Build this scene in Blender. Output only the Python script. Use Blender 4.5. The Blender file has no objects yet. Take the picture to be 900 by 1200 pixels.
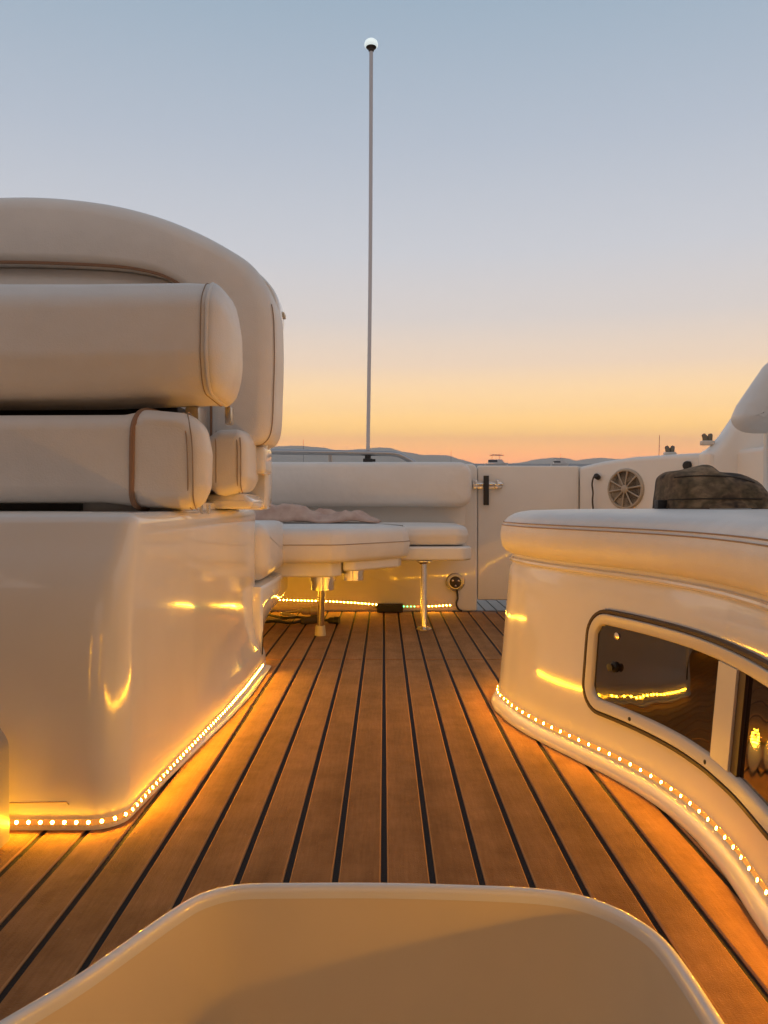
import bpy, bmesh, math, random
from mathutils import Vector, Matrix, noise
random.seed(7)
S = bpy.context.scene
COL = S.collection
PI = math.pi
F = 901.0                      # focal length in photo pixels (900 x 1200)
CAM = Vector((0, 0, .5))
PITCH = math.radians(.636)     # camera against the deck
TILT = math.radians(2.98)      # the boat sits bow-up: deck against the horizon
CP, SP = math.cos(PITCH), math.sin(PITCH)

def ray(px, py):
    x, z = (px-450)/F, -(py-600)/F
    return Vector((x, CP + z*SP, -SP + z*CP))
def Q(px, py, y):              # a point of the boat at distance y aft of the camera
    r = ray(px, py)
    return CAM + r*(y/r.y)
def on_deck(px, py, z=0.0):
    r = ray(px, py)
    return CAM + r*((z-CAM.z)/r.z)

# ------------------------------------------------------------------ materials
def mat(name, base, rough=.5, metal=0, coat=0, spec=.5, emit=None, estr=0):
    m = bpy.data.materials.new(name); m.use_nodes = True
    b = m.node_tree.nodes['Principled BSDF']
    b.inputs['Base Color'].default_value = (*base, 1)
    b.inputs['Roughness'].default_value = rough
    b.inputs['Metallic'].default_value = metal
    b.inputs['Coat Weight'].default_value = coat
    b.inputs['Coat Roughness'].default_value = .04
    b.inputs['Specular IOR Level'].default_value = spec
    if emit:
        b.inputs['Emission Color'].default_value = (*emit, 1)
        b.inputs['Emission Strength'].default_value = estr
    return m
def nodes(m): return m.node_tree.nodes, m.node_tree.links, m.node_tree.nodes['Principled BSDF']
def coords(m, scale=(1,1,1)):
    n, l, b = nodes(m)
    tc = n.new('ShaderNodeTexCoord'); mp = n.new('ShaderNodeMapping')
    mp.inputs['Scale'].default_value = scale
    l.new(tc.outputs['Object'], mp.inputs['Vector'])
    return mp.outputs[0]
def nz(m, vec, scale, detail=3, rough=.55):
    n, l, b = nodes(m)
    t = n.new('ShaderNodeTexNoise'); t.inputs['Scale'].default_value = scale
    t.inputs['Detail'].default_value = detail; t.inputs['Roughness'].default_value = rough
    l.new(vec, t.inputs['Vector'])
    return t.outputs['Fac']
def bump(m, h, strength, dist, prev=None):
    n, l, b = nodes(m)
    k = n.new('ShaderNodeBump'); k.inputs['Strength'].default_value = strength
    k.inputs['Distance'].default_value = dist
    l.new(h, k.inputs['Height'])
    if prev: l.new(prev, k.inputs['Normal'])
    l.new(k.outputs[0], b.inputs['Normal'])
    return k.outputs[0]
def ramp(m, fac, stops):
    n, l, b = nodes(m)
    r = n.new('ShaderNodeValToRGB'); e = r.color_ramp.elements
    while len(e) < len(stops): e.new(.5)
    for k, (p, c) in enumerate(stops):
        e[k].position = p; e[k].color = (*c, 1)
    l.new(fac, r.inputs[0])
    return r.outputs[0]
def rough_noise(m, fac, lo, hi):
    n, l, b = nodes(m)
    r = n.new('ShaderNodeMapRange'); r.inputs['To Min'].default_value = lo; r.inputs['To Max'].default_value = hi
    l.new(fac, r.inputs[0]); l.new(r.outputs[0], b.inputs['Roughness'])

M = {}
def gel(name, base, rough):
    m = mat(name, base, rough, coat=.35)
    v = coords(m)
    f = nz(m, v, 7, 3); n, l, b = nodes(m)
    l.new(ramp(m, f, [(.3, tuple(c*.95 for c in base)), (.7, base)]), b.inputs['Base Color'])
    rough_noise(m, nz(m, v, 22, 4), rough*.7, rough*1.4)
    bump(m, nz(m, v, 4, 1), .06, .02)
    return m
M['gelcoat'] = gel('gelcoat', (.80, .775, .73), .085)
M['gelcoat_satin'] = gel('gelcoat_satin', (.80, .77, .72), .34)
M['liner'] = gel('liner', (.74, .61, .42), .4)
def vinyl(name, base, rough=.42):
    m = mat(name, base, rough, spec=.4)
    v = coords(m)
    n, l, b = nodes(m)
    f = nz(m, v, 9, 4)
    l.new(ramp(m, f, [(.3, tuple(c*.93 for c in base)), (.7, base)]), b.inputs['Base Color'])
    rough_noise(m, nz(m, v, 14, 3), rough-.07, rough+.1)
    b1 = bump(m, nz(m, v, 6, 3), .36, .02)
    bump(m, nz(m, v, 380, 2), .35, .002, b1)
    return m
M['bulkhead'] = mat('bulkhead', (.22, .12, .06), .35)  # brown so the added, unseen bulkhead bounces less cool light
M['vinyl'] = vinyl('vinyl', (.77, .73, .68))
M['vinyl_smooth'] = vinyl('vinyl_smooth', (.79, .75, .70), .33)
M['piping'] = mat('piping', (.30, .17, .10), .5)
M['stitch'] = mat('stitch', (.33, .24, .17), .7)
M['steel'] = mat('steel', (.82, .79, .75), .24, metal=1)
M['brushed'] = mat('brushed', (.46, .45, .45), .28, metal=1)
M['pole'] = mat('pole', (.55, .56, .60), .4, metal=.2)
M['black'] = mat('black', (.018, .017, .017), .5)
M['rubber'] = mat('rubber', (.03, .027, .025), .75)
M['seal'] = mat('seal', (.05, .026, .016), .55)
M['white_plastic'] = mat('white_plastic', (.62, .58, .52), .35)
M['cream_plastic'] = mat('cream_plastic', (.55, .47, .33), .4)
M['tape'] = mat('tape', (.62, .40, .18), .4, emit=(1, .40, .06), estr=.35)  # weak emission put in as the amber halo between the beads
M['globe'] = mat('globe', (.85, .9, .9), .25, coat=.5, emit=(.85, 1, 1), estr=.55)
M['grille_dark'] = mat('grille_dark', (.06, .045, .032), .6)
M['grille'] = mat('grille', (.42, .36, .28), .4)
M['moulding_grey'] = mat('moulding_grey', (.34, .31, .28), .3)
M['cleat'] = mat('cleat', (.16, .14, .10), .6)
M['orange'] = mat('orange', (.55, .12, .03), .6)
LEDC = (1, .43, .014)
M['led_body'] = mat('led_body', (.75, .6, .35), .4)
M['led'] = mat('led', (.9, .8, .6), .4, emit=LEDC, estr=900)
M['led_transom'] = mat('led_transom', (.9, .8, .6), .4, emit=(1, .48, .03), estr=400)
M['led_green'] = mat('led_green', (.2, .9, .4), .4, emit=(.06, 1, .22), estr=12)
M['led_red'] = mat('led_red', (.9, .2, .1), .4, emit=(1, .12, .03), estr=10)
# tinted acrylic of the portlight
m = mat('tinted_pane', (.016, .009, .006), .03, spec=.8); M['pane'] = m
bump(m, nz(m, coords(m), 6, 2), .06, .02)
# teak-look deck carpet
m = mat('teak', (.3, .16, .07), .9, spec=.12); M['teak'] = m
n, l, b = nodes(m)
v1 = coords(m, (15.4, 1.1, 1)); v2 = coords(m, (1, 1, 1)); v3 = coords(m, (60, 4, 1))
f1 = nz(m, v1, 1.0, 2); f2 = nz(m, v2, 9, 6, .7); f3 = nz(m, v3, 4, 3)
c1 = ramp(m, f1, [(.3, (.325, .148, .056)), (.7, (.48, .228, .090))])
c2 = ramp(m, f2, [(.33, (.66, .63, .60)), (.64, (1.0, 1.0, 1.0))])
c3 = ramp(m, f3, [(.35, (.86, .84, .82)), (.65, (1.0, 1.0, 1.0))])
x1 = n.new('ShaderNodeMix'); x1.data_type = 'RGBA'; x1.blend_type = 'MULTIPLY'; x1.inputs[0].default_value = 1
l.new(c1, x1.inputs[6]); l.new(c2, x1.inputs[7])
x2 = n.new('ShaderNodeMix'); x2.data_type = 'RGBA'; x2.blend_type = 'MULTIPLY'; x2.inputs[0].default_value = 1
l.new(x1.outputs[2], x2.inputs[6]); l.new(c3, x2.inputs[7])
# lint and salt flecks
f4 = nz(m, v2, 190, 1); c4 = ramp(m, f4, [(.74, (0, 0, 0)), (.80, (.10, .08, .06))])
x3 = n.new('ShaderNodeMix'); x3.data_type = 'RGBA'; x3.blend_type = 'ADD'; x3.inputs[0].default_value = 1
l.new(x2.outputs[2], x3.inputs[6]); l.new(c4, x3.inputs[7])
l.new(x3.outputs[2], b.inputs['Base Color'])
b.inputs['Sheen Weight'].default_value = .12
b.inputs['Sheen Roughness'].default_value = .4
k1 = bump(m, f2, .25, .004); bump(m, nz(m, v2, 520, 2), .55, .002, k1)
m = mat('teak_edge', (.50, .27, .12), .9, spec=.1); M['teak_edge'] = m
m = mat('caulk', (.016, .011, .009), .85); M['caulk'] = m
bump(m, nz(m, coords(m), 500, 2), .5, .002)
m = mat('platform_teak', (.33, .30, .27), .8); M['platform'] = m
# towel
m = mat('towel', (.42, .31, .26), .95); M['towel'] = m
v = coords(m); n, l, b = nodes(m)
l.new(ramp(m, nz(m, v, 18, 3), [(.35, (.52, .34, .27)), (.65, (.64, .46, .37))]), b.inputs['Base Color'])
bump(m, nz(m, v, 400, 2), .5, .003)
# camouflage cloth
m = mat('camo', (.1, .09, .06), .9); M['camo'] = m
v = coords(m); n, l, b = nodes(m)
cc = ramp(m, nz(m, v, 11, 3), [(.38, (.055, .035, .022)), (.45, (.23, .145, .08)), (.52, (.12, .085, .045)), (.60, (.30, .20, .115))])
cd = ramp(m, nz(m, coords(m, (1, 1.3, 1.8)), 60, 4), [(.4, (.7, .7, .7)), (.6, (1.1, 1.1, 1.05))])
x1 = n.new('ShaderNodeMix'); x1.data_type = 'RGBA'; x1.blend_type = 'MULTIPLY'; x1.inputs[0].default_value = 1
l.new(cc, x1.inputs[6]); l.new(cd, x1.inputs[7]); l.new(x1.outputs[2], b.inputs['Base Color'])
bump(m, nz(m, v, 700, 2), .5, .002)
M['camo_dark'] = mat('camo_dark', (.05, .035, .022), .9)
# the sea and the shore
m = mat('sea', (.05, .065, .085), .5, spec=.25); M['sea'] = m
v = coords(m, (1, .35, 1)); k1 = bump(m, nz(m, v, .9, 4), .5, .4)
m = mat('hill', (.10, .10, .075), .95); M['hill'] = m
n, l, b = nodes(m)
l.new(ramp(m, nz(m, coords(m), .004, 6, .7), [(.35, (.07, .075, .05)), (.65, (.16, .14, .11))]), b.inputs['Base Color'])
M['hull_white'] = mat('hull_white', (.7, .7, .7), .3)
M['hull_dark'] = mat('hull_dark', (.05, .06, .08), .4)

# ------------------------------------------------------------------ mesh helpers
def build(name, verts, faces, m, parent=None, angle=38, mats=None):
    me = bpy.data.meshes.new(name)
    me.from_pydata([tuple(p) for p in verts], [], faces)
    me.update()
    bm = bmesh.new(); bm.from_mesh(me)
    bmesh.ops.remove_doubles(bm, verts=bm.verts, dist=1e-6)
    bmesh.ops.recalc_face_normals(bm, faces=bm.faces)
    bm.to_mesh(me); bm.free()
    for p in me.polygons: p.use_smooth = True
    me.set_sharp_from_angle(angle=math.radians(angle))
    for q in ([m] if not isinstance(m, list) else m): me.materials.append(q)
    o = bpy.data.objects.new(name, me); COL.objects.link(o)
    if parent: o.parent = parent
    return o
BOAT = []                        # everything that tilts with the boat
def tag(o, label, cat, group=None):
    o['label'] = label; o['category'] = cat
    if group: o['group'] = group
    BOAT.append(o)
    return o
def thing(name, label, cat, loc=(0, 0, 0), group=None):
    o = bpy.data.objects.new(name, None); COL.objects.link(o)
    o.location = loc; o.empty_display_size = .05
    return tag(o, label, cat, group)
def settle(root):                # parts were modelled in deck space: keep them there under a moved root
    def fix(o):
        o.matrix_parent_inverse = Matrix.Translation(-root.location)
    for c in root.children: fix(c)

def loft(rings, closed=True, cap0=True, cap1=True):
    V, Fc = [], []
    k = len(rings[0])
    for r in rings: V += [Vector(p) for p in r]
    for i in range(len(rings)-1):
        for j in range(k if closed else k-1):
            a, b2 = i*k+j, i*k+(j+1) % k
            Fc.append((a, b2, b2+k, a+k))
    if cap0: Fc.append(tuple(range(k-1, -1, -1)))
    if cap1: Fc.append(tuple(range((len(rings)-1)*k, len(rings)*k)))
    return V, Fc
def join(*parts):
    V, Fc = [], []
    for v, f in parts:
        o = len(V); V += list(v); Fc += [tuple(i+o for i in q) for q in f]
    return V, Fc
def roundpoly(pts, r, seg=6):
    out = []; k = len(pts)
    for i in range(k):
        p = Vector(pts[i]); a = Vector(pts[i-1])-p; c = Vector(pts[(i+1) % k])-p
        rr = r[i] if isinstance(r, (list, tuple)) else r
        if rr <= 0: out.append(p); continue
        la, lc = a.length, c.length
        a.normalize(); c.normalize()
        ang = a.angle(c)
        t = min(rr/math.tan(ang/2), la*.48, lc*.48)
        s, e = p+a*t, p+c*t
        for q in range(seg+1):
            u = q/seg
            # conic close to a circle
            w = math.sin(ang/2)
            den = (1-u)**2+2*u*(1-u)*w+u*u
            out.append((s*(1-u)**2+p*(2*u*(1-u)*w)+e*u*u)/den)
    return out
def densify(pts, step):
    out = []; k = len(pts)
    for i in range(k):
        a, b2 = Vector(pts[i]), Vector(pts[(i+1) % k])
        q = max(1, int((b2-a).length/step))
        for j in range(q): out.append(a.lerp(b2, j/q))
    return out
def area2(p): return sum(p[i-1][0]*p[i][1]-p[i][0]*p[i-1][1] for i in range(len(p)))
def inset(pts, d):
    k = len(pts); sgn = 1 if area2(pts) > 0 else -1; out = []
    for i in range(k):
        t = (Vector(pts[(i+1) % k])-Vector(pts[i-1]))
        if t.length < 1e-9: out.append(Vector(pts[i])); continue
        t.normalize()
        out.append(Vector(pts[i])+Vector((-t.y, t.x))*d*sgn)
    return out
def puff(outline, O, U, V, W, depth, r, crown=.012, bulge=.006, back_r=None, n=5):
    """upholstered slab: outline in (U,V), thick along W, rounded and crowned"""
    O, U, V, W = Vector(O), Vector(U), Vector(V), Vector(W)
    pts = densify(outline, .014)
    back_r = r if back_r is None else back_r
    lo = Vector((min(p[0] for p in pts), min(p[1] for p in pts))); hi = Vector((max(p[0] for p in pts), max(p[1] for p in pts)))
    mid, sz = (lo+hi)/2, hi-lo
    class Spine:                     # crown over a spine, so that long cushions stay even
        def lerp(self, p, t):
            h = abs(sz.x-sz.y)/2*.98
            q = Vector((min(max(p[0], mid.x-h), mid.x+h), mid.y)) if sz.x > sz.y else Vector((mid.x, min(max(p[1], mid.y-h), mid.y+h)))
            return q.lerp(p, t)
    c = Spine() if max(sz)/min(sz) > 2.2 else mid
    rings = []
    def put(ps, h): rings.append([O+U*p[0]+V*p[1]+W*h for p in ps])
    inn = inset(pts, back_r)
    put([c.lerp(p, .5) for p in inn], 0); put(inn, 0)
    for i in range(1, n+1):
        a = i/n*PI/2; put(inset(pts, back_r*(1-math.sin(a))), back_r*(1-math.cos(a)))
    put(inset(pts, -bulge), (back_r+depth-r)/2)
    for i in range(n+1):
        a = i/n*PI/2; put(inset(pts, r*(1-math.cos(a))), depth-r*(1-math.sin(a)))
    inn = inset(pts, r)
    for s in ((.92, .8, .6, .35, .12) if crown else ()):
        put([c.lerp(p, s) for p in inn], depth+crown*(1-s*s))
    return loft(rings)
XY = (Vector((1, 0, 0)), Vector((0, 1, 0)), Vector((0, 0, 1)))     # plan outline, thick upwards
XZ = (Vector((1, 0, 0)), Vector((0, 0, 1)), Vector((0, -1, 0)))    # elevation, thick towards the bow
def tube(path, r, seg=10, closed=False, cap=True):
    path = [Vector(p) for p in path]; k = len(path); rings = []
    t0 = (path[1]-path[0]).normalized()
    up = Vector((0, 0, 1)) if abs(t0.z) < .9 else Vector((1, 0, 0))
    u = t0.cross(up).normalized()
    for i in range(k):
        if closed: t = (path[(i+1) % k]-path[i-1])
        else: t = path[min(i+1, k-1)]-path[max(i-1, 0)]
        t.normalize()
        u = (u-t*u.dot(t)).normalized(); w = t.cross(u)
        rr = r[i] if isinstance(r, (list, tuple)) else r
        rings.append([path[i]+u*math.cos(2*PI*j/seg)*rr+w*math.sin(2*PI*j/seg)*rr for j in range(seg)])
    if closed: rings.append(rings[0]); cap = False
    return loft(rings, True, cap, cap)
def smooth_path(pts, per=8):
    pts = [Vector(p) for p in pts]; out = []
    for i in range(len(pts)-1):
        p0, p1, p2, p3 = pts[max(i-1, 0)], pts[i], pts[i+1], pts[min(i+2, len(pts)-1)]
        for j in range(per):
            t = j/per
            out.append(.5*((2*p1)+(p2-p0)*t+(2*p0-5*p1+4*p2-p3)*t*t+(3*p1-p0-3*p2+p3)*t**3))
    out.append(pts[-1]); return out
def lathe(prof, O, axis=(0, 0, 1), seg=24):
    ax = Vector(axis).normalized(); O = Vector(O)
    u = ax.cross(Vector((0, 1, 0)) if abs(ax.y) < .8 else Vector((1, 0, 0))).normalized(); w = ax.cross(u)
    rings = [[O+ax*h+(u*math.cos(2*PI*j/seg)+w*math.sin(2*PI*j/seg))*max(r, 1e-4) for j in range(seg)] for r, h in prof]
    return loft(rings)
def box(c0, c1, bev=.004, seg=2):
    c0, c1 = Vector(c0), Vector(c1)
    bm = bmesh.new(); bmesh.ops.create_cube(bm, size=1)
    for v in bm.verts:
        v.co = Vector([(c0[i]+c1[i])/2+v.co[i]*(c1[i]-c0[i]) for i in range(3)])
    if bev: bmesh.ops.bevel(bm, geom=bm.edges[:], offset=bev, segments=seg, affect='EDGES', profile=.6)
    bm.verts.index_update()
    V = [v.co.copy() for v in bm.verts]; Fc = [tuple(v.index for v in f.verts) for f in bm.faces]
    bm.free(); return V, Fc
def xform(part, mtx): return [mtx @ v for v in part[0]], part[1]

# ------------------------------------------------------------------ deck
PITCHP = .0649
well = [(-.52, -.5), (-.50, .35), (-.45, .58), (-.405, .69), (-.371, .744), (-.3417, .789), (-.3207, .826), (-.2938, .882), (-.263, .945), (-.236, .985),
        (-.19, 1.009), (-.1, 1.013), (0, 1.013), (.1, 1.008), (.1887, 1.0), (.245, .985), (.283, .957), (.308, .922), (.323, .882), (.328, .82), (.328, .7), (.326, .4), (.326, -.5)]
wpath = [Vector((p.x, p.y)) for p in smooth_path([(x*.988, y*.987, 0) for x, y in well], 5)]
def well_y(x):
    best = -.5
    for a, b2 in zip(wpath, wpath[1:]):
        if (a.x-x)*(b2.x-x) <= 0 and abs(a.x-b2.x) > 1e-7:
            best = max(best, a.y+(b2.y-a.y)*(x-a.x)/(b2.x-a.x))
    return best
def deck():
    V, Fc, mi = [], [], []
    g, e = .0042, .0018           # half groove, bevelled edge
    for k in range(-26, 24):
        for (ya, yb) in ((None, 2.4545), (2.4615, 3.552)):
            x0, x1 = k*PITCHP+g, (k+1)*PITCHP-g
            cols = [x0, x0+e, *[x0+e+(x1-x0-2*e)*t/8 for t in range(1, 8)], x1-e, x1]
            rows = []
            for ci, x in enumerate(cols):
                lo = well_y(x)+.0055 if ya is None else ya
                z = -.002 if ci in (0, len(cols)-1) else 0
                ys = [lo+(yb-lo)*t/4 for t in range(5)]
                rows.append([Vector((x, ys[0]-.0004, -.004)), *[Vector((x, y, z)) for y in ys], Vector((x, ys[-1]+.0004, -.004))])
            rows = [[Vector((x0, p.y, -.0045)) for p in rows[0]]]+rows+[[Vector((x1, p.y, -.0045)) for p in rows[-1]]]
            o = len(V); q = len(rows[0])
            for r in rows: V += r
            for i in range(len(rows)-1):
                for j in range(q-1):
                    a = o+i*q+j
                    Fc.append((a, a+q, a+q+1, a+1)); mi.append(2 if i in (1, len(rows)-3) else 0)
    # caulking underneath, cut out round the well
    xs = sorted({-1.7, 1.56, *[round(-.54+t*.01, 4) for t in range(89)]})
    for a, b2 in zip(xs, xs[1:]):
        ya, yb = well_y(a), well_y(b2)
        o = len(V); V += [Vector((a, ya, -.0035)), Vector((b2, yb, -.0035)), Vector((b2, 3.552, -.0035)), Vector((a, 3.552, -.0035))]
        Fc.append((o, o+1, o+2, o+3)); mi.append(1)
    me = bpy.data.meshes.new('deck'); me.from_pydata([tuple(p) for p in V], [], Fc)
    for q in (M['teak'], M['caulk'], M['teak_edge']): me.materials.append(q)
    for p, i in zip(me.polygons, mi): p.material_index = i
    o = bpy.data.objects.new('deck', me); COL.objects.link(o); o['kind'] = 'structure'; BOAT.append(o)
deck()
# swim platform beyond the gate
V, Fc = [], []
for k in range(-4, 34):
    v, f = box((-.4+k*.055, 3.62, -.03), (-.4+k*.055+.049, 4.3, -.004), .002, 1)
    V, Fc = join((V, Fc), (v, f))
o = build('platform', V, Fc, M['platform']); o['kind'] = 'structure'; BOAT.append(o)

# companionway well
t = thing('companionway_step_well', 'cream moulded step well with rounded pale rim cut into the teak deck', 'hatch', (0, 1.0, 0))
def wring(ins, z): return [Vector((p.x, p.y, z)) for p in inset(wpath, -ins)]
wp = [Vector(p) for p in wpath]
def open_inset(pts, d):
    out = []
    for i, p in enumerate(pts):
        tt = pts[min(i+1, len(pts)-1)]-pts[max(i-1, 0)]; tt.normalize()
        out.append(p+Vector((tt.y, -tt.x))*d)      # to the inside of the well
    return out
def wr(ins, z): return [Vector((p.x, p.y, z)) for p in open_inset(wp, ins)]
rim = [wr(-.002, -.004), wr(-.002, .001), wr(-.001, .0035), wr(.002, .0052), wr(.006, .0054), wr(.0095, .0045), wr(.0118, .0015), wr(.0125, -.004), wr(.0128, -.012)]
build('rim', *loft(rim, False, False, False), M['gelcoat'], t, 60)
wl = [wr(.0129, -.010), wr(.0145, -.03), wr(.0175, -.06), wr(.026, -.14), wr(.040, -.24), wr(.052, -.33), wr(.08, -.37), wr(.12, -.385)]
build('wall', *loft(wl, False, False, False), M['liner'], t, 60)
fl = [Vector((p.x, p.y, -.3845)) for p in open_inset(wp, .119)]
build('floor_pan', fl, [tuple(range(len(fl)))], M['liner'], t)
settle(t)

# ------------------------------------------------------------------ light strips
led_meshes = {}
def led_mesh(m):
    if m.name not in led_meshes:
        o = build('led', *lathe([(.0001, -.0004), (.0034, -.0002), (.0034, .0016), (.0026, .0021), (.0013, .0024), (.0001, .0025)], (0, 0, 0), (0, 0, 1), 8), m)
        o.data.materials.append(M['led_body'])
        for p in o.data.polygons: p.material_index = 0 if p.center.z > .0021 else 1
        led_meshes[m.name] = o.data; bpy.data.objects.remove(o)
    return led_meshes[m.name]
def strip(t, path, step, out, m, colours=None, hw=.0045, wide=Vector((0, 0, 1)), lean=0):
    """tape along a path with one bead every step metres; out = outward normal per path point"""
    path = [Vector(p) for p in path]
    out = [(o+Vector((0, 0, lean))).normalized() for o in out]
    rings = []
    for p, o in zip(path, out):
        rings.append([p-wide*hw+o*.0002, p-wide*hw+o*.0022, p+wide*hw+o*.0022, p+wide*hw+o*.0002])
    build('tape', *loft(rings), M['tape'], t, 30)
    acc, nxt, cnt = 0, step/2, 0
    for i in range(len(path)-1):
        L = (path[i+1]-path[i]).length
        while nxt <= acc+L:
            u = (nxt-acc)/L
            p = path[i].lerp(path[i+1], u); o = out[i].lerp(out[i+1], u).normalized()
            mm = colours(p) if colours else m
            if mm:
                d = bpy.data.objects.new('led', led_mesh(mm)); COL.objects.link(d); d.parent = t
                d.rotation_mode = 'QUATERNION'; d.rotation_quaternion = o.to_track_quat('Z', 'Y'); d.location = p+o*.0023
                cnt += 1
            nxt += step
        acc += L
    return cnt
def outward(path, side):
    res = []
    for i in range(len(path)):
        d = path[min(i+1, len(path)-1)]-path[max(i-1, 0)]; d.normalize()
        res.append(Vector((d.y, -d.x, 0))*side)
    return res

# ------------------------------------------------------------------ helm console (seat pedestal)
Xb = [(1.24, -.404), (1.30, -.399), (1.42, -.392), (1.58, -.382), (1.78, -.368), (1.98, -.360), (2.24, -.359), (2.345, -.360)]
def ped_outline(yf, corner_r, blend, ins=0):
    pts = [(-1.55, yf), (-.405, yf)]; rad = [.02, corner_r]
    for y, x in Xb[1:]:
        xm = -.402 if y < 1.35 else -.398 if y < 1.5 else -.393
        pts.append((x*(1-blend)+xm*blend, max(y, yf+.05*(Xb.index((y, x)))))); rad.append(2 if y < 2.3 else .012)
    pts += [(-1.55, 2.345)]; rad += [.02]
    o = roundpoly(pts, rad, 8)
    return inset(o, ins) if ins else o
ped = thing('seat_pedestal', 'tall glossy cream moulded pedestal carrying the helm seat, standing on the deck', 'pedestal', (-.9, 1.75, 0))
lev = [(0.0258, 1.170, .05, 0, 0), (.045, 1.170, .05, .02, 0), (.075, 1.172, .05, .35, 0), (.11, 1.174, .055, .75, 0), (.16, 1.177, .06, .95, 0), (.24, 1.18, .065, 1, 0), (.30, 1.185, .075, 1, 0),
       (.35, 1.195, .10, 1, 0), (.39, 1.207, .14, 1, 0), (.42, 1.222, .18, 1, 0), (.445, 1.235, .20, .95, 0), (.466, 1.243, .21, .9, 0), (.476, 1.246, .21, .9, .003), (.482, 1.248, .21, .9, .009), (.485, 1.25, .21, .9, .018)]
rings = [[Vector((p.x, p.y, z)) for p in ped_outline(yf, cr, bl, i2)] for z, yf, cr, bl, i2 in lev]
build('body', *loft(rings), M['gelcoat'], ped, 50)
def toe_ring(z, k):
    o = ped_outline(1.170, .05, 0); nn = inset(o, -1)
    return [Vector((p.x+(q.x-p.x)*e, p.y+(q.y-p.y)*e, z)) for p, q in zip(o, nn) for e in [k*(.0004+.016*max(0, min(1, (p.y-1.22)/.8)))]]
toe = [toe_ring(.0005, .95), toe_ring(.004, 1), toe_ring(.0065, .7), toe_ring(.0072, .2), toe_ring(.0072, -.3)]
build('kick_flange', *loft(toe, True, False, False), M['gelcoat'], ped, 40)
gap = [[Vector((p.x, p.y, z)) for p in inset(ped_outline(1.170, .05, 0), .0008)] for z in (.0005, .0262)]
build('foot', *loft(gap, True, False, False), M['gelcoat_satin'], ped)
# small hairline access cover low on the front face
p0, p1 = Q(8, 941, 1.1695), Q(78, 940, 1.1695)
build('scuff_trim', *tube([p0, p1, p1+Vector((.004, 0, -.004))], .0008, 6), M['stitch'], ped)
# aft ledge: a profile drawn in side view and swept across
prof = [(2.28, .04), (2.295, .10), (2.335, .125), (2.45, .146), (2.70, .157), (2.86, .168), (2.895, .185), (2.90, .215), (2.885, .243), (2.86, .25), (2.30, .25)]
prof = [Vector((p.x, p.y)) for p in smooth_path([(a, c, 0) for a, c in prof[:-1]], 5)]+[Vector(prof[-1])]
rings = []
for x, i2 in ((-.362, .012), (-.366, .005), (-.372, 0), (-1.5, 0)):
    rings.append([Vector((x, p.x, p.y)) for p in inset(prof, i2)])
build('rear_ledge', *loft(rings), M['gelcoat'], ped, 55)
settle(ped)
# strip round the pedestal
t = thing('light_strip', 'amber light strip of close dots round the foot of the helm pedestal', 'light strip', (-.5, 1.2, .02))
ol = ped_outline(1.170, .05, 0)
k0 = [Vector((p.x, p.y, .0125+.011*max(0, min(1, (p.y-1.22)/.7)))) for p in ol]
i0 = next(i for i, p in enumerate(k0) if p.x > -.6)
pp = [Vector((-.66, 1.170, .0125))]+[p for p in k0[i0:] if p.x > -.6 and p.y < 2.30]
if area2([(p.x, p.y) for p in k0]) < 0: pp.reverse()
dense = []
for a, b2 in zip(pp, pp[1:]):
    q = max(1, int((b2-a).length/.02))
    dense += [a.lerp(b2, j/q) for j in range(q)]
dense.append(pp[-1])
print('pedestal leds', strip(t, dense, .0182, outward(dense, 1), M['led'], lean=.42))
settle(t)

t = thing('light_strip', 'amber light strip along the aft foot of the helm pedestal, facing the bench', 'light strip', (-.7, 2.35, .02))
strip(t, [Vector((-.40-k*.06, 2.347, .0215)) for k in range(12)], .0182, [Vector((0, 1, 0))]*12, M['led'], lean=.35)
settle(t)
# cushion on the rear ledge
t = thing('rear_seat_cushion', 'thick white vinyl cushion lying on the rear ledge of the helm pedestal', 'cushion', (-.9, 2.62, .25))
ol = roundpoly([(2.352, .258), (2.90, .258), (2.922, .36), (2.89, .437), (2.45, .442), (2.352, .442)], [.06, .07, .09, .09, .06, .06], 6)
# puff across X so the visible end is rounded
v, f = puff(ol, (-1.5, 0, 0), (0, 1, 0), (0, 0, 1), (1, 0, 0), 1.145, .05, 0, .004)
build('cushion', v, f, M['vinyl_smooth'], t, 60)
settle(t)

# ------------------------------------------------------------------ helm seat
seat = thing('helm_seat', 'wide tan white vinyl helm seat with rounded wraparound back and flip-up bolster', 'seat', (-.9, 1.75, .485))
# lower cushion, main and end section
def seat_outline():
    o = roundpoly([(-1.5, .502), (-.55, .502), (-.478, .493), (-.365, .489), (-.345, .53), (-.343, .60), (-.352, .648), (-.380, .676), (-.465, .684), (-.505, .674), (-1.5, .670)], [.045, .2, .1, .04, .04, .04, .04, .045, .04, .05, .045], 6)
    return densify(o, .012)
SO = seat_outline()
def seat_ring(y, i2, shift=0, flat=False):
    r = []
    for p in inset(SO, i2):
        k = max(0, min(1, (p.x+.62)/.22)); dip = .0035*math.exp(-((p.x+.483)/.009)**2)
        r.append(Vector((p.x-shift*k*k, y+(0 if flat else dip-.004*math.sin(max(0, min(1, (p.x+.478)/.12))*PI)), p.y)))
    return r
rings = [seat_ring(1.480, .032, 0, True), seat_ring(1.480, .031, 0, True)]+[seat_ring(1.480+.034*(1-math.cos(k/6*PI/2)), .031*(1-math.sin(k/6*PI/2))) for k in range(1, 7)]
rings += [seat_ring(1.55, -.002, .004), seat_ring(1.60, 0, .022), seat_ring(1.66, 0, .05), seat_ring(1.8, .004, .075), seat_ring(1.98, .01, .085)]
cu = build('seat_cushion', *loft(rings), M['vinyl'], seat, 60)
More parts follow.
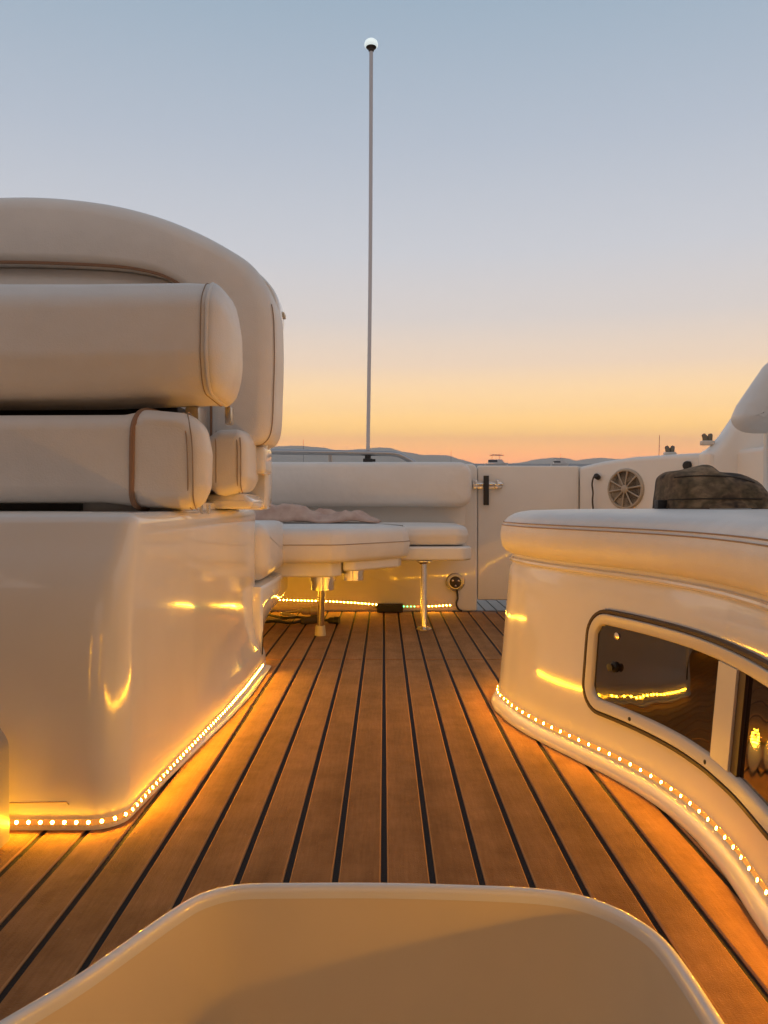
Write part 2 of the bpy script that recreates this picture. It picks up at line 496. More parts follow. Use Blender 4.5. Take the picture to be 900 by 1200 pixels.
build('piping', *tube(smooth_path([(-.480, 1.56, .4905), (-.482, 1.502, .4935), (-.486, 1.484, .512), (-.485, 1.4800, .56), (-.484, 1.4800, .63), (-.481, 1.486, .660), (-.474, 1.505, .6795), (-.468, 1.56, .6865), (-.462, 1.70, .686)], 6), .0056, 8), M['piping'], cu)
for dx in (0, .010):
    build('stitching', *tube(smooth_path([(-.371-dx, 1.53, .4875), (-.369-dx, 1.503, .4925), (-.368-dx, 1.4835, .514), (-.367-dx, 1.4775, .56), (-.369-dx, 1.4775, .62), (-.376-dx, 1.486, .655), (-.384-dx, 1.508, .677), (-.392-dx, 1.57, .6805)], 6), .0012, 6), M['stitch'], cu)
# base plate under the cushion with a black strip in front painting the gap's shade
build('base_plate', *box((-1.45, 1.56, .484), (-.41, 2.0, .502), .003), M['gelcoat_satin'], seat)
build('gap_shade', *box((-1.45, 1.548, .4855), (-.61, 1.5595, .5015), 0), M['black'], seat)
for xx in (-.385, -.37):
    build('hinge_pin', *lathe([(.004, 0), (.004, .02)], (xx, 1.62, .478), (0, 0, 1), 10), M['steel'], seat)
# flip-up bolster: section in side view, rounded dome end
sec = roundpoly([(1.505, .716), (1.69, .708), (1.748, .765), (1.735, .88), (1.665, .948), (1.54, .945), (1.492, .90), (1.483, .79)], .06, 6)
sec = densify(sec, .02)
cs = sum((Vector(p) for p in sec), Vector((0, 0)))/len(sec)
rings = []
for x, i2 in ((-1.5, .02), (-1.4, 0), (-1.2, -.003), (-.9, -.002), (-.6, -.001), (-.40, .001), (-.352, .003), (-.344, .007)):
    rings.append([Vector((x, p.x, p.y+(.006*math.sin((x+.3)*3.2) if x < -.4 else 0))) for p in inset(sec, i2)])
bol = build('bolster', *loft(rings), M['vinyl'], seat, 60)
rings = []
for x, i2 in ((-.345, .004), (-.338, .002), (-.330, .008)):
    rings.append([Vector((x, p.x, p.y)) for p in inset(sec, i2)])
inn = inset(sec, .008)
for s, h in ((.93, .010), (.8, .020), (.6, .029), (.35, .034), (.1, .036)):
    rings.append([Vector((-.330+h*.72, q.x, q.y)) for q in [cs.lerp(p, s) for p in inn]])
build('bolster_end', *loft(rings), M['vinyl_smooth'], seat, 60)
build('piping', *tube([Vector((-.3432, p.x, p.y)) for p in inset(sec, .0028)], .0034, 8, True), M['vinyl'], bol)
build('stitching', *tube([Vector((-.3545, p.x, p.y)) for p in inset(sec, .0018)], .0011, 6, True), M['stitch'], bol)
# bolster hinge arm
build('bracket', *join(box((-.352, 1.70, .675), (-.338, 1.735, .715), .004), box((-.43, 1.66, .50), (-.40, 1.74, .71), .006)), M['brushed'], seat)
build('frame_and_shade', *join(box((-1.45, 1.62, .50), (-.425, 1.90, .60), .008), box((-1.45, 1.72, .59), (-.46, 1.86, .72), .008)), M['black'], seat)  # black blocks; the upper one stands in for shade under the bolster
# arm pad to the right of the cushion
ol = roundpoly([(-.400, .514), (-.335, .530), (-.321, .56), (-.322, .645), (-.335, .676), (-.390, .674), (-.424, .65), (-.430, .58)], [.03, .03, .03, .035, .03, .03, .04, .04], 5)
arm = build('arm_pad', *puff(ol, (0, 1.99, 0), *XZ, .19, .024, .003, .003), M['vinyl'], seat, 60)
for dx in (0, .008, .058):
    build('stitching', *tube(smooth_path([(-.338-dx, 1.84, .525), (-.336-dx, 1.806, .54), (-.335-dx, 1.7985, .575), (-.335-dx, 1.7985, .63), (-.338-dx, 1.806, .656), (-.342-dx, 1.835, .673)], 6), .0012, 6), M['stitch'], arm)
build('arm_knob', *lathe([(.006, -.03), (.013, -.026), (.015, 0), (.014, .03), (.008, .042), (.001, .044)], Q(306, 533, 1.98), (.15, 0, 1), 18), M['gelcoat'], seat, 60)
# wraparound back: a padded arch, traced in elevation, with real depth
out_px = [(296, 521), (309, 519), (317, 509), (320, 490), (321, 460), (322, 430), (322, 395), (320, 360), (311, 332), (293, 306), (264, 286), (226, 266), (180, 248), (125, 234), (60, 226), (0, 225), (-70, 230), (-150, 248)]
in_px = [(250, 530), (247, 522), (246, 508), (246, 490), (246, 465), (246, 440), (243, 400), (236, 370), (226, 349), (212, 334), (197, 325), (178, 318), (145, 312), (105, 309), (55, 307), (0, 306), (-70, 308), (-140, 325)]
YF = 1.90
outer = smooth_path([Q(x, y, YF) for x, y in out_px], 5); inner = smooth_path([Q(x, y, YF) for x, y in in_px], 5)
base_in = inner[0]
rings = []
sq = roundpoly([(0, 0), (1, 0), (1, 1), (0, 1)], 0)
for a, c in zip(outer, inner):
    d = (a-c); wdt = d.length; d.normalize()
    prof = roundpoly([(0, 0), (wdt, 0), (wdt+.002, .215), (0, .10)], [.022, .045, .03, .01], 6)
    rings.append([c+d*p.x+Vector((0, p.y-.008*math.sin(PI*min(1, p.x/wdt)) if p.y < .05 else p.y, 0)) for p in prof])
build('backrest', *loft(rings), M['vinyl'], seat, 60)
for off in (0, .0105):
    sp = []
    for a, c in list(zip(outer, inner))[:37]:
        d = (a-c); w0 = d.length; d.normalize()
        sp.append(c+d*(w0-.004)+Vector((0, .021+off, 0)))
    build('stitching', *tube(sp, .0013, 6), M['stitch'], seat)
# shade of the crease between arch and centre panel, drawn as a dark tube
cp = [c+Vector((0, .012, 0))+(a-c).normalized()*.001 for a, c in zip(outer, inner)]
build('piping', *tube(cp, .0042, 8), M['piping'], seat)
ol = [(p.x, p.z) for p in inner]+[(-1.5, .9), (-1.5, .55)]
ctr = Vector((-.95, .75))
ol = [Vector(p) for p in ol]
rings = []
for y, s in ((2.02, 1.0), (1.955, 1.0), (1.945, .985), (1.94, .9), (1.935, .6), (1.933, .2)):
    rings.append([Vector((ctr.x+(p.x-ctr.x)*s, y, ctr.y+(p.y-ctr.y)*s)) for p in ol])
build('back_panel', *loft(rings), M['vinyl_smooth'], seat, 60)
# moulded shell behind the padding, running down to the pedestal
sh = [Q(x, y, 2.12) for x, y in ((298, 597), (313, 597), (318, 590), (319, 560), (319, 520), (322, 470), (327, 425), (331, 395), (333, 376), (330, 358), (322, 343), (306, 328), (278, 312), (238, 293), (188, 271), (128, 259), (60, 253), (0, 253), (-70, 258))]
sh = smooth_path(sh, 4)
sh = [Vector((p.x, p.z)) for p in sh]+[Vector((-1.5, 1.2)), Vector((-1.5, .486))]
rings = [[Vector((p.x, y, p.y)) for p in inset(sh, i2)] for y, i2 in ((2.025, .006), (2.03, .002), (2.06, 0), (2.12, 0), (2.135, .004), (2.145, .014))]
build('shell', *loft(rings), M['gelcoat'], seat, 50)
build('catch', *box(Q(329, 368, 2.10)+Vector((-.006, 0, -.006)), Q(334, 372, 2.14)+Vector((.003, 0, .006)), .003), M['cream_plastic'], seat)
# flared foot of the shell beside the arm pad
ol = roundpoly([(-.455, .487), (-.322, .487), (-.316, .505), (-.335, .522), (-.36, .528), (-.455, .52)], .008, 4)
build('shell_foot', *puff(ol, (0, 2.115, 0), *XZ, .26, .012, .002, .001), M['gelcoat'], seat, 50)
build('arm_bracket', *box((-.335, 1.93, .575), (-.298, 2.05, .645), .014, 4), M['gelcoat'], seat, 40)
settle(seat)

# moulded edge at the far left, in front of the pedestal
t = thing('bulkhead_moulding', 'small pale grey rounded moulding edge at the frame side in front of the pedestal', 'moulding', (-.63, 1.1, 0))
ol = roundpoly([(-.70, .004), (-.549, .004), (-.549, .15), (-.564, .178), (-.70, .182)], [.002, .004, .03, .03, .004], 6)
build('panel', *puff(ol, (0, 1.128, 0), *XZ, .05, .008, .001, 0), M['moulding_grey'], t, 50)
build('trim', *tube(smooth_path([(-.5485, 1.076, .006), (-.5485, 1.076, .09), (-.5485, 1.076, .145), (-.555, 1.076, .168), (-.568, 1.076, .179)], 5), .003, 8), M['steel'], t)
settle(t)

# ------------------------------------------------------------------ lounge on the right
fp = [(1.35, 2.30), (.9, 2.26), (.6, 2.205), (.42, 2.135), (.335, 2.07), (.292, 2.005), (.270, 1.935), (.266, 1.866), (.273, 1.81), (.281, 1.756), (.292, 1.708), (.305, 1.664), (.319, 1.624), (.334, 1.585), (.349, 1.548), (.378, 1.478), (.405, 1.414), (.427, 1.351), (.444, 1.287), (.456, 1.22), (.461, 1.151), (.461, 1.116), (.458, 1.045), (.45, .976), (.44, .90), (.432, .8), (.424, .6), (.418, .2), (.415, -.44)]
FP = smooth_path([(x, y, 0) for x, y in fp], 8)
nrm = outward(FP, -1)              # towards the gangway
test = FP[len(FP)//2]
if (nrm[len(FP)//2]).x > 0: nrm = [-q for q in nrm]
S_len = [0]
for a, b2 in zip(FP, FP[1:]): S_len.append(S_len[-1]+(b2-a).length)
def wall_off(z): return -.018-.030*min(1, max(0, (z-.02)/.34))
def at_s(s, z, out=0):
    s = min(max(s, 0), S_len[-1]-1e-6)
    i = max(j for j in range(len(S_len)-1) if S_len[j] <= s)
    u = (s-S_len[i])/(S_len[i+1]-S_len[i])
    p = FP[i].lerp(FP[i+1], u); q = nrm[i].lerp(nrm[i+1], u).normalized()
    r = p+q*(wall_off(z)+out); r.z = z
    return r, q
def s_at_px(px, z):                # where along the wall a sight line meets it
    best, bs = 9, 0
    s = S_len[-1]
    while s > .9:
        p, q = at_s(s, z)
        if p.y > .3:
            e = abs(p.x/p.y-(px-450)/F/CP)
            if e < best: best, bs = e, s
        s -= .002
    return bs
def z_at(px, py, s):
    p, q = at_s(s, .2); r = ray(px, py)
    return CAM.z+r.z*p.y/r.y
lounge = thing('curved_lounge', 'curved white moulded lounge with padded top and dark window in its side', 'lounge', (.75, 1.4, 0))
INN = Vector((1.35, 1.2, 0))
def closed_ring(off, z): return [p+nrm[i]*off+Vector((0, 0, z)) for i, p in enumerate(FP)]+[Vector((1.35, -.44, z))]
lv = [(.026, wall_off(.026)), (.10, wall_off(.10)), (.2, wall_off(.2)), (.3, wall_off(.3)), (.345, wall_off(.345)), (.352, wall_off(.35)-.004), (.36, wall_off(.35)-.005), (.383, wall_off(.35)-.006)]
base = build('base', *loft([closed_ring(o2, z) for z, o2 in lv]), M['gelcoat'], lounge, 50)
fln = [(.0005, -.001), (.006, 0), (.012, -.002), (.020, -.008), (.025, -.013), (.026, -.03)]
build('base_flange', *loft([closed_ring(o2, z) for z, o2 in fln], True, False, False), M['gelcoat'], lounge, 50)
# a thin lip under the cushion
build('lip', *tube([p+nrm[i]*(wall_off(.36)-.001)+Vector((0, 0, .364)) for i, p in enumerate(FP)], .0055, 8), M['gelcoat'], lounge)
# padded top
cl = [(.378, -.060), (.379, -.046), (.384, -.036), (.395, -.028), (.412, -.024), (.428, -.023), (.444, -.026), (.457, -.033), (.467, -.043), (.475, -.057), (.480, -.074), (.483, -.096)]
rr = [closed_ring(o2, z) for z, o2 in cl]
def top_ring(s, z):
    c = Vector((1.1, 1.2, 0)); return [Vector((c.x+(p.x-c.x)*s, c.y+(p.y-c.y)*s, z)) for p in rr[-1]]
cush = build('cushion', *loft(rr+[top_ring(.9, .486), top_ring(.7, .488), top_ring(.4, .488)]), M['vinyl_smooth'], lounge, 60)
for z, o2 in ((.4475, -.0274), (.4545, -.0312)):
    build('stitching', *tube([p+nrm[i]*(o2+.0006)+Vector((0, 0, z)) for i, p in enumerate(FP)], .0012, 6), M['stitch'], cush)
# window let into the side
sL = s_at_px(689, .2)
s0, s1 = sL, sL+.80
zb, zt = .098, .298
print('window s', s0, s1, 'z', z_at(700, 712, s0+.02), z_at(690, 800, s0))
def rr_outline(a, b2, c, d, r, seg=8):
    return densify(roundpoly([(a, c), (b2, c), (b2, d), (a, d)], r, seg), .02)
def onwall(pts, out): return [at_s(p[0], p[1], out)[0] for p in pts]
O1 = rr_outline(s0, s1, zb, zt, .055)
win = build('window', *loft([onwall(O1, -.004), onwall(O1, .0075), onwall(inset(O1, .001), .010), onwall(inset(O1, .006), .010), onwall(inset(O1, .008), .006)], True, False, False), M['seal'], lounge, 45)
I2 = inset(O1, .008)
build('frame', *loft([onwall(I2, .001), onwall(I2, .0085), onwall(inset(O1, .010), .0105), onwall(inset(O1, .026), .0095), onwall(inset(O1, .029), .007), onwall(inset(O1, .030), .0005)], True, False, False), M['white_plastic'], win, 45)
PI_ = inset(O1, .0295)
lo_s, hi_s = min(p.x for p in PI_), max(p.x for p in PI_)
def span(s):
    zs = []
    for i in range(len(PI_)):
        a, b2 = PI_[i-1], PI_[i]
        if (a.x-s)*(b2.x-s) <= 0 and abs(a.x-b2.x) > 1e-9: zs.append(a.y+(b2.y-a.y)*(s-a.x)/(b2.x-a.x))
    return min(zs), max(zs)
def pane(a, b2, out, name):
    V, Fc = [], []; N = 34
    for i in range(N+1):
        s = a+(b2-a)*i/N; z0, z1 = span(min(max(s, lo_s+5e-4), hi_s-5e-4))
        V += [at_s(s, z0+(z1-z0)*j/4, out)[0] for j in range(5)]
    for i in range(N):
        for j in range(4):
            q = i*5+j; Fc.append((q, q+5, q+6, q+1))
    return build(name, V, Fc, M['pane'], win)
sD = s_at_px(846, .2); sD2 = s_at_px(867, .2)
pane(lo_s+4e-4, sD, .0025, 'pane')
pane(sD2+.02, hi_s-4e-4, .0012, 'pane')
def bar(a, b2, o0, o1, z0, z1):
    pts = [(a, o0), (a, o1), (b2, o1), (b2, o0)]
    return loft([[at_s(s, z, oo)[0] for s, oo in pts] for z in (z0, (z0+z1)/2, z1)])
build('divider', *bar(sD, sD2, .0005, .0095, zb+.0292, zt-.0292), M['white_plastic'], win)
build('sliding_sash', *bar(sD2+.0005, sD2+.022, .0005, .006, zb+.0292, zt-.0292), M['seal'], win)
p, q = at_s(s_at_px(723, .2), .195, .0025)
build('latch_knob', *lathe([(.010, 0), (.010, .004), (.006, .006), (.006, .011), (.008, .013), (.001, .015)], p, q, 16), M['black'], win)
p, q = at_s(s_at_px(725, .25), .252, .0025)
build('latch_screw', *lathe([(.007, 0), (.007, .002), (.001, .004)], p, q, 12), M['steel'], win)
for px, ww in ((744, .0145), (835, .0145)):
    p, q = at_s(s_at_px(px, .11), zb+.0165, .0098)
    build('screw', *lathe([(.0042, -.001), (.0042, .0006), (.001, .0014)], p, q, 10), M['rubber'], win)
settle(lounge)
# strip along its foot
t = thing('light_strip', 'amber light strip of widely spaced dots along the foot of the curved lounge', 'light strip', (.4, 1.5, .03))
sA = next(s for s, p in zip(S_len, FP) if p.x < .95)
pts, outs = [], []
s = sA
while at_s(s, .03)[0].y > .15 or s < 1:
    p, q = at_s(s, .034); pts.append(p); outs.append(q); s += .012
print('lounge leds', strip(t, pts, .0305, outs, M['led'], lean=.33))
settle(t)

# hat lying on the lounge
HY = 1.72
hc = Q(836, 597, HY); hc.z = .4885
t = thing('hat', 'crumpled brown camouflage hat lying on the padded top of the lounge', 'hat', hc)
prof_px = [(774, 597), (774.5, 588), (776, 576), (777, 566), (779, 559), (786, 553), (797, 549.5), (808, 547.5), (822, 545.5), (831, 547), (842, 552), (855, 555), (870, 557.5), (882, 563), (891, 569), (896, 576), (896, 583), (898, 590), (899, 597)]
side = [Q(x, y, HY) for x, y in prof_px]
side = smooth_path(side, 4)
xs0, xs1 = side[0].x, side[-1].x
rings = []
NR = 26
for i in range(NR+1):
    th = PI*i/NR
    # half circle swept front to back: silhouettes shrink towards the ends
    yy = -math.cos(th)*.105; sc = max(.03, math.sin(th))**.55
    ring = []
    for p in side:
        x = hc.x+(p.x-hc.x)*(.25+.75*sc); h = (p.z-side[0].z)*sc
        w = noise.noise(Vector((x*14, yy*14, h*14)))*.010+noise.noise(Vector((x*34, yy*34, h*30)))*.004
        ring.append(Vector((x+w*.5, HY+.02+yy+w*.4, hc.z+max(0, h+w*(1 if h > .015 else 0)))))
    rings.append(ring)
build('crown', *loft(rings, False, False, False), M['camo'], t, 70)
# limp brim round the foot
V0, V1, V2 = [], [], []
for j in range(49):
    a = 2*PI*j/48; ca, sa = math.cos(a), math.sin(a)
    w = noise.noise(Vector((ca*2, sa*2, 3)))
    V0.append(Vector((hc.x+ca*.105, HY+.02+sa*.10, hc.z+.022)))
    V1.append(Vector((hc.x+ca*(.119+w*.004), HY+.02+sa*.115, hc.z+.010+w*.003)))
    V2.append(Vector((hc.x+ca*(.122+w*.005), HY+.02+sa*.118, hc.z+.0015)))
HATMESH = t.children[0]
build('brim', *loft([V0, V1, V2], False, False, False), M['camo'], t, 70)
HATSEAM = []
for q0, q1, q2 in (((783, 586), (836, 583.5), (893, 585)), ((790, 560), (822, 556), (850, 559)), ((832, 558), (858, 556.5), (884, 566))):
    pp = []
    for tt in range(13):
        u = tt/12; px = q0[0]*(1-u)**2+2*q1[0]*u*(1-u)+q2[0]*u*u; py = q0[1]*(1-u)**2+2*q1[1]*u*(1-u)+q2[1]*u*u
        pp.append((px, py))
    HATSEAM.append(pp)
from mathutils.bvhtree import BVHTree
bv = BVHTree.FromPolygons([v.co.copy() for v in HATMESH.data.vertices], [tuple(p.vertices) for p in HATMESH.data.polygons])
for pp in HATSEAM:
    pts = []
    for px, py in pp:
        h = bv.ray_cast(CAM, ray(px, py).normalized())
        if h[0]: pts.append(h[0]+Vector((0, -.0006, .0004)))
    if len(pts) > 3: build('seam', *tube(pts, .0016, 6), M['camo_dark'], HATMESH)
build('strap', *box(Q(771, 597, HY-.02), Q(779, 586, HY)+Vector((0, .004, 0)), .002), M['black'], t)
settle(t)

# ------------------------------------------------------------------ transom, bench, gate
TY = 3.555
t = thing('transom_wall', 'low white moulded wall across the stern behind the bench', 'wall', (-.4, TY, 0))
ol = roundpoly([(-1.6, 0), (.432, 0), (.432, .683), (-1.6, .683)], [.003, .012, .03, .003], 6)
build('panel', *puff(ol, (0, TY+.075, 0), *XZ, .075, .010, 0, 0), M['gelcoat_satin'], t, 40)
settle(t)
# bench with backrest
t = thing('aft_bench', 'white vinyl stern bench with long padded back and one steel leg', 'bench', (-.3, 3.3, 0))
ol = roundpoly([(-1.4, .487), (.385, .487), (.392, .58), (.385, .684), (-1.4, .684)], [.03, .055, .06, .055, .03], 7)
build('backrest', *puff(ol, (0, 3.548, 0), *XZ, .15, .035, .008, .003), M['vinyl'], t, 60)
ol = roundpoly([(-1.4, 3.07), (.300, 3.07), (.342, 3.12), (.345, 3.50), (-1.4, 3.50)], [.02, .05, .05, .03, .02], 6)
build('seat_cushion', *puff(ol, (0, 0, .331), *XY, .080, .030, .008, .004), M['vinyl'], t, 60)
ol = roundpoly([(-1.4, 3.05), (.320, 3.05), (.352, 3.10), (.352, 3.545), (-1.4, 3.545)], [.01, .04, .03, .01, .01], 6)
build('seat_board', *puff(ol, (0, 0, .272), *XY, .056, .010, 0, 0), M['gelcoat_satin'], t, 50)
# recess lining between seat and back
build('lining', *box((-1.4, 3.50, .40), (.37, 3.548, .49), .004), M['gelcoat_satin'], t)
lg = build('leg', *tube([(.1586, 3.075, .27), (.1586, 3.06, .16), (.1586, 3.042, .012)], .0125, 14), M['steel'], t)
build('foot_flange', *lathe([(.030, 0), (.030, .004), (.022, .010), (.014, .012)], (.1586, 3.04, .0005), (0, 0, 1), 20), M['steel'], lg)
build('top_flange', *lathe([(.016, -.014), (.020, -.010), (.034, -.004), (.034, 0)], (.1586, 3.077, .272), (0, 0, 1), 20), M['steel'], lg)
settle(t)
# flip-up seat in front of it
t = thing('folding_seat', 'angled white vinyl jump seat on a post, in front of the stern bench', 'seat', (-.25, 2.95, 0))
ol = roundpoly([(-.75, 2.70), (-.185, 2.70), (-.135, 2.735), (.072, 2.955), (.095, 3.0), (.097, 3.064), (-.75, 3.064)], [.01, .05, .05, .04, .03, .02, .01], 6)
cu = build('cushion', *puff(ol, (0, 0, .288), *XY, .126, .040, .010, .006, back_r=.022), M['vinyl'], t, 60)
q = inset(densify(ol, .02), -.0048)
seam = [Vector((p.x, p.y, .354)) for p in q if p.y < 3.03]
seam = [p for p in seam if p.x > -.7]
i0 = max(range(len(seam)), key=lambda i: (seam[i-1]-seam[i]).length)
seam = seam[i0:]+seam[:i0]
build('stitching', *tube(seam, .0014, 6), M['stitch'], cu)
ol = roundpoly([(-.15, 2.785), (-.105, 2.80), (.055, 2.965), (.07, 3.03), (-.15, 3.03)], [.01, .03, .03, .01, .01], 5)
build('seat_board', *puff(ol, (0, 0, .253), *XY, .040, .009, 0, 0), M['gelcoat_satin'], t, 50)
ol = roundpoly([(-.75, 2.74), (-.19, 2.74), (-.155, 2.78), (-.155, 3.03), (-.75, 3.03)], [.01, .03, .02, .01, .01], 5)
build('hinged_board', *puff(ol, (0, 0, .236), *XY, .056, .009, 0, 0), M['gelcoat_satin'], t, 50)
lg = build('leg', *tube([(-.232, 2.875, .236), (-.236, 2.895, .12), (-.241, 2.905, .02)], .0135, 14), M['steel'], t)
build('foot', *lathe([(.021, 0), (.021, .008), (.018, .036), (.014, .040)], (-.241, 2.905, .0005), (0, 0, 1), 18), M['cream_plastic'], lg)
def ringlet(c, r, h):
    return lathe([(r, 0), (r, h), (r-.004, h), (r-.004, .002), (.0001, .001)], c, (0, 0, 1), 28)
build('leg_socket', *join(ringlet((-.230, 2.875, .178), .044, .034), lathe([(.050, .034), (.050, .058)], (-.230, 2.875, .178), (0, 0, 1), 28)), M['steel'], t)
build('leg_socket', *join(ringlet((-.118, 2.90, .212), .040, .030), lathe([(.044, .030), (.044, .042)], (-.118, 2.90, .212), (0, 0, 1), 28)), M['steel'], t)
settle(t)
# towel across both
t0 = Vector((-.30, 3.18, .415))
V, Fc = [], []; NX, NY = 56, 26
for i in range(NX+1):
    for j in range(NY+1):
        u, w = i/NX, j/NY
        x = -.56+u*.54+.03*noise.noise(Vector((u*3, w*4, 1))); y = 3.02+w*.28+.03*noise.noise(Vector((u*4, w*3, 5)))
        ed = min(1, 6*min(u, 1-u, w, 1-w)+.15)
        h = .052*(.45+noise.noise(Vector((u*4.2+w*2.2, w*2.6, 2))))+.020*(.4+noise.noise(Vector((u*9+w*4, w*5, 8))))+.010*math.sin(u*17+w*6)+.022*(.25-abs(noise.noise(Vector((u*10-w*5, w*6+u*3, 4)))))
        h = max(.002, h)
        V.append(Vector((x, y, .424+h*ed*(1.25-.6*u)+.004)))
for i in range(NX):
    for j in range(NY):
        a = i*(NY+1)+j; Fc.append((a, a+NY+1, a+NY+2, a+1))
o = build('towel', V, Fc, M['towel'], None, 80)
sm = o.modifiers.new('thick', 'SOLIDIFY'); sm.thickness = .006
tag(o, 'crumpled dusty pink towel lying on the stern bench seat', 'towel')

# stern strip, control box, outlet, leads
t = thing('light_strip', 'bright yellow light strip with green and red dots along the stern wall foot', 'light strip', (0, TY, .04))
n1 = [Q(x, y, TY-.0005) for x, y in ((180, 700), (260, 701.5), (333, 703), (395, 705), (444, 708.5))]
n2 = [Q(x, y, TY-.0005) for x, y in ((471, 710.5), (500, 710.5), (528, 709))]
def col(p):
    px = 450+p.x/p.y*F
    if px < 444: return M['led_transom']
    if px < 471: return None
    if px < 487: return M['led_green']
    if px < 493: return M['led_red']
    return M['led_transom']
pth = []
for seg in (n1, n2):
    pp = smooth_path(seg, 6)
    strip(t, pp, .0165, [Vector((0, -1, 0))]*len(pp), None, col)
settle(t)
c = Q(457, 712.5, TY-.03)
t = thing('light_controller', 'small black control box in the gap of the stern light strip', 'box', c)
build('case', *box(c+Vector((-.060, -.016, -.019)), c+Vector((.060, .016, .019)), .004, 3), M['black'], t)
build('lead', *tube(smooth_path([c+Vector((-.06, .004, 0)), c+Vector((-.068, .012, .006)), c+Vector((-.075, .024, .012))], 4), .003, 6), M['black'], t)
settle(t)
c = Q(533.5, 682, TY-.001)
t = thing('shore_socket', 'round chrome shore power socket on the stern wall below the bench end', 'socket', c)
build('bezel', *lathe([(.043, 0), (.043, .006), (.039, .011), (.031, .012), (.030, .008), (.0001, .0075)], c, (0, -1, 0), 30), M['brushed'], t)
build('cap', *lathe([(.027, .008), (.027, .014), (.018, .016), (.010, .020), (.0001, .0205)], c, (0, -1, 0), 26), M['grille_dark'], t)
for a in range(3):
    aa = a*2*PI/3+.5
    build('pin', *lathe([(.0045, .016), (.0045, .021), (.0001, .022)], c+Vector((math.cos(aa)*.016, 0, math.sin(aa)*.016)), (0, -1, 0), 10), M['steel'], t)
build('cable', *tube(smooth_path([c+Vector((.006, -.014, -.035)), c+Vector((.010, -.016, -.07)), c+Vector((.004, -.012, -.10)), c+Vector((.014, -.01, -.125)), c+Vector((.03, -.006, -.133))], 6), .0045, 8), M['rubber'], t)
settle(t)
def cable(name, pts, r, m, label, plugs):
    pts = [on_deck(px, py, zz) for px, py, zz in pts]
    t = thing(name, label, 'cable', pts[0])
    build('lead', *tube(smooth_path(pts, 8), r, 8), m, t)
    for i, (L, rr2, mm) in plugs.items():
        a = pts[i]; d = (pts[i]-pts[i-1] if i else pts[0]-pts[1]); d.z = 0; d.normalize()
        build('plug', *lathe([(rr2*.5, 0), (rr2, .01), (rr2, L*.55), (rr2*1.2, L*.6), (rr2*1.2, L), (rr2*.5, L)], a, d, 16), mm, t)
    settle(t)
cable('power_cable', [(300, 722, .012), (322, 726, .012), (345, 722, .02), (330, 719, .02), (352, 716, .03)], .006, M['cream_plastic'], 'cream cable coil lying on the deck under the folding seat', {4: (.075, .017, M['cream_plastic'])})
cable('power_cable', [(296, 733, .008), (318, 728, .012), (340, 730, .012), (352, 728, .014)], .006, M['black'], 'black cable with grey plug lying on the deck behind the folding seat post', {3: (.09, .016, M['grille_dark'])})
cable('extension_lead', [(312, 720, .01), (332, 724, .022), (352, 723.5, .024), (372, 726, .014), (384, 727, .012)], .005, M['rubber'], 'dark extension lead with round end lying beside the cream cable', {4: (.05, .014, M['black'])})

# gate in the stern
t = thing('transom_gate', 'white moulded stern gate right of the bench', 'gate', (.67, TY+.02, .05))
g0, g1 = Q(560.5, 703, TY+.01), Q(677, 546, TY+.01)
ol = roundpoly([(g0.x-.003, g0.z), (g1.x+.006, g0.z), (g1.x+.006, g1.z), (g0.x-.003, g1.z+.002)], .008, 5)
build('panel', *puff(ol, (0, TY+.05, 0), *XZ, .045, .007, 0, 0), M['gelcoat_satin'], t, 40)
yl = TY-.006
bolt = build('latch', *join(box(Q(556, 571, TY)+Vector((0, -.002, -.006)), Q(588, 565, TY)+Vector((0, .006, .002)), .002),
    tube([Q(554, 567.5, yl-.006), Q(589, 567.5, yl-.006)], .0065, 12), box(Q(554, 572, yl)+Vector((0, -.012, -.002)), Q(559, 563, yl)+Vector((0, .004, .002)), .002),
    box(Q(580, 572, yl)+Vector((0, -.012, -.002)), Q(584, 563, yl)+Vector((0, .004, .002)), .002)), M['steel'], t)
build('strap', *box(Q(566, 592, yl)+Vector((0, -.018, 0)), Q(572.5, 557.5, yl)+Vector((0, -.013, 0)), .002), M['black'], t)
settle(t)

# stern rail and light pole
RY = TY+.03
def RP(px, py): return Q(px, py, RY)
t = thing('stern_rail', 'low polished steel grab rail along the top of the stern wall', 'rail', (-.3, RY, .68))
build('rail', *tube(smooth_path([RP(120, 527), RP(250, 528.5), RP(330, 529.5), RP(400, 530.5), RP(445, 531.2), RP(462, 532), RP(472, 535), RP(486, 543)], 6), .0125, 12), M['brushed'], t)
for px in (250, 387):
    build('stanchion', *tube([RP(px, 530), RP(px, 546)], .0085, 10), M['brushed'], t)
settle(t)
PY = RY+.005
p0, p1 = Q(431, 541, PY), Q(435, 55, PY)
t = thing('stern_light_pole', 'tall thin grey pole with white all-round light globe above the stern', 'light pole', p0)
mid = p0.lerp(p1, .45)+Vector((.004, 0, 0))
build('pole', *tube(smooth_path([p0, mid, p1], 10), .0088, 12), M['pole'], t)
build('clamp', *join(box(p0+Vector((-.022, -.02, -.006)), p0+Vector((.022, .02, .014)), .004), lathe([(.014, .012), (.014, .030), (.0105, .034)], p0, (0, 0, 1), 16), box(p0+Vector((.012, -.012, .0)), p0+Vector((.036, .012, .012)), .003)), M['rubber'], t)
g = build('lamp', *lathe([(.010, -.022), (.013, -.018), (.013, -.010), (.022, -.005), (.026, 0)], p1, (0, 0, 1), 20), M['grille_dark'], t)
build('lamp_globe', *lathe([(.026, -.002), (.031, .004), (.032, .012), (.029, .023), (.020, .031), (.009, .035), (.0001, .036)], p1, (0, 0, 1), 24), M['globe'], t)
settle(t)

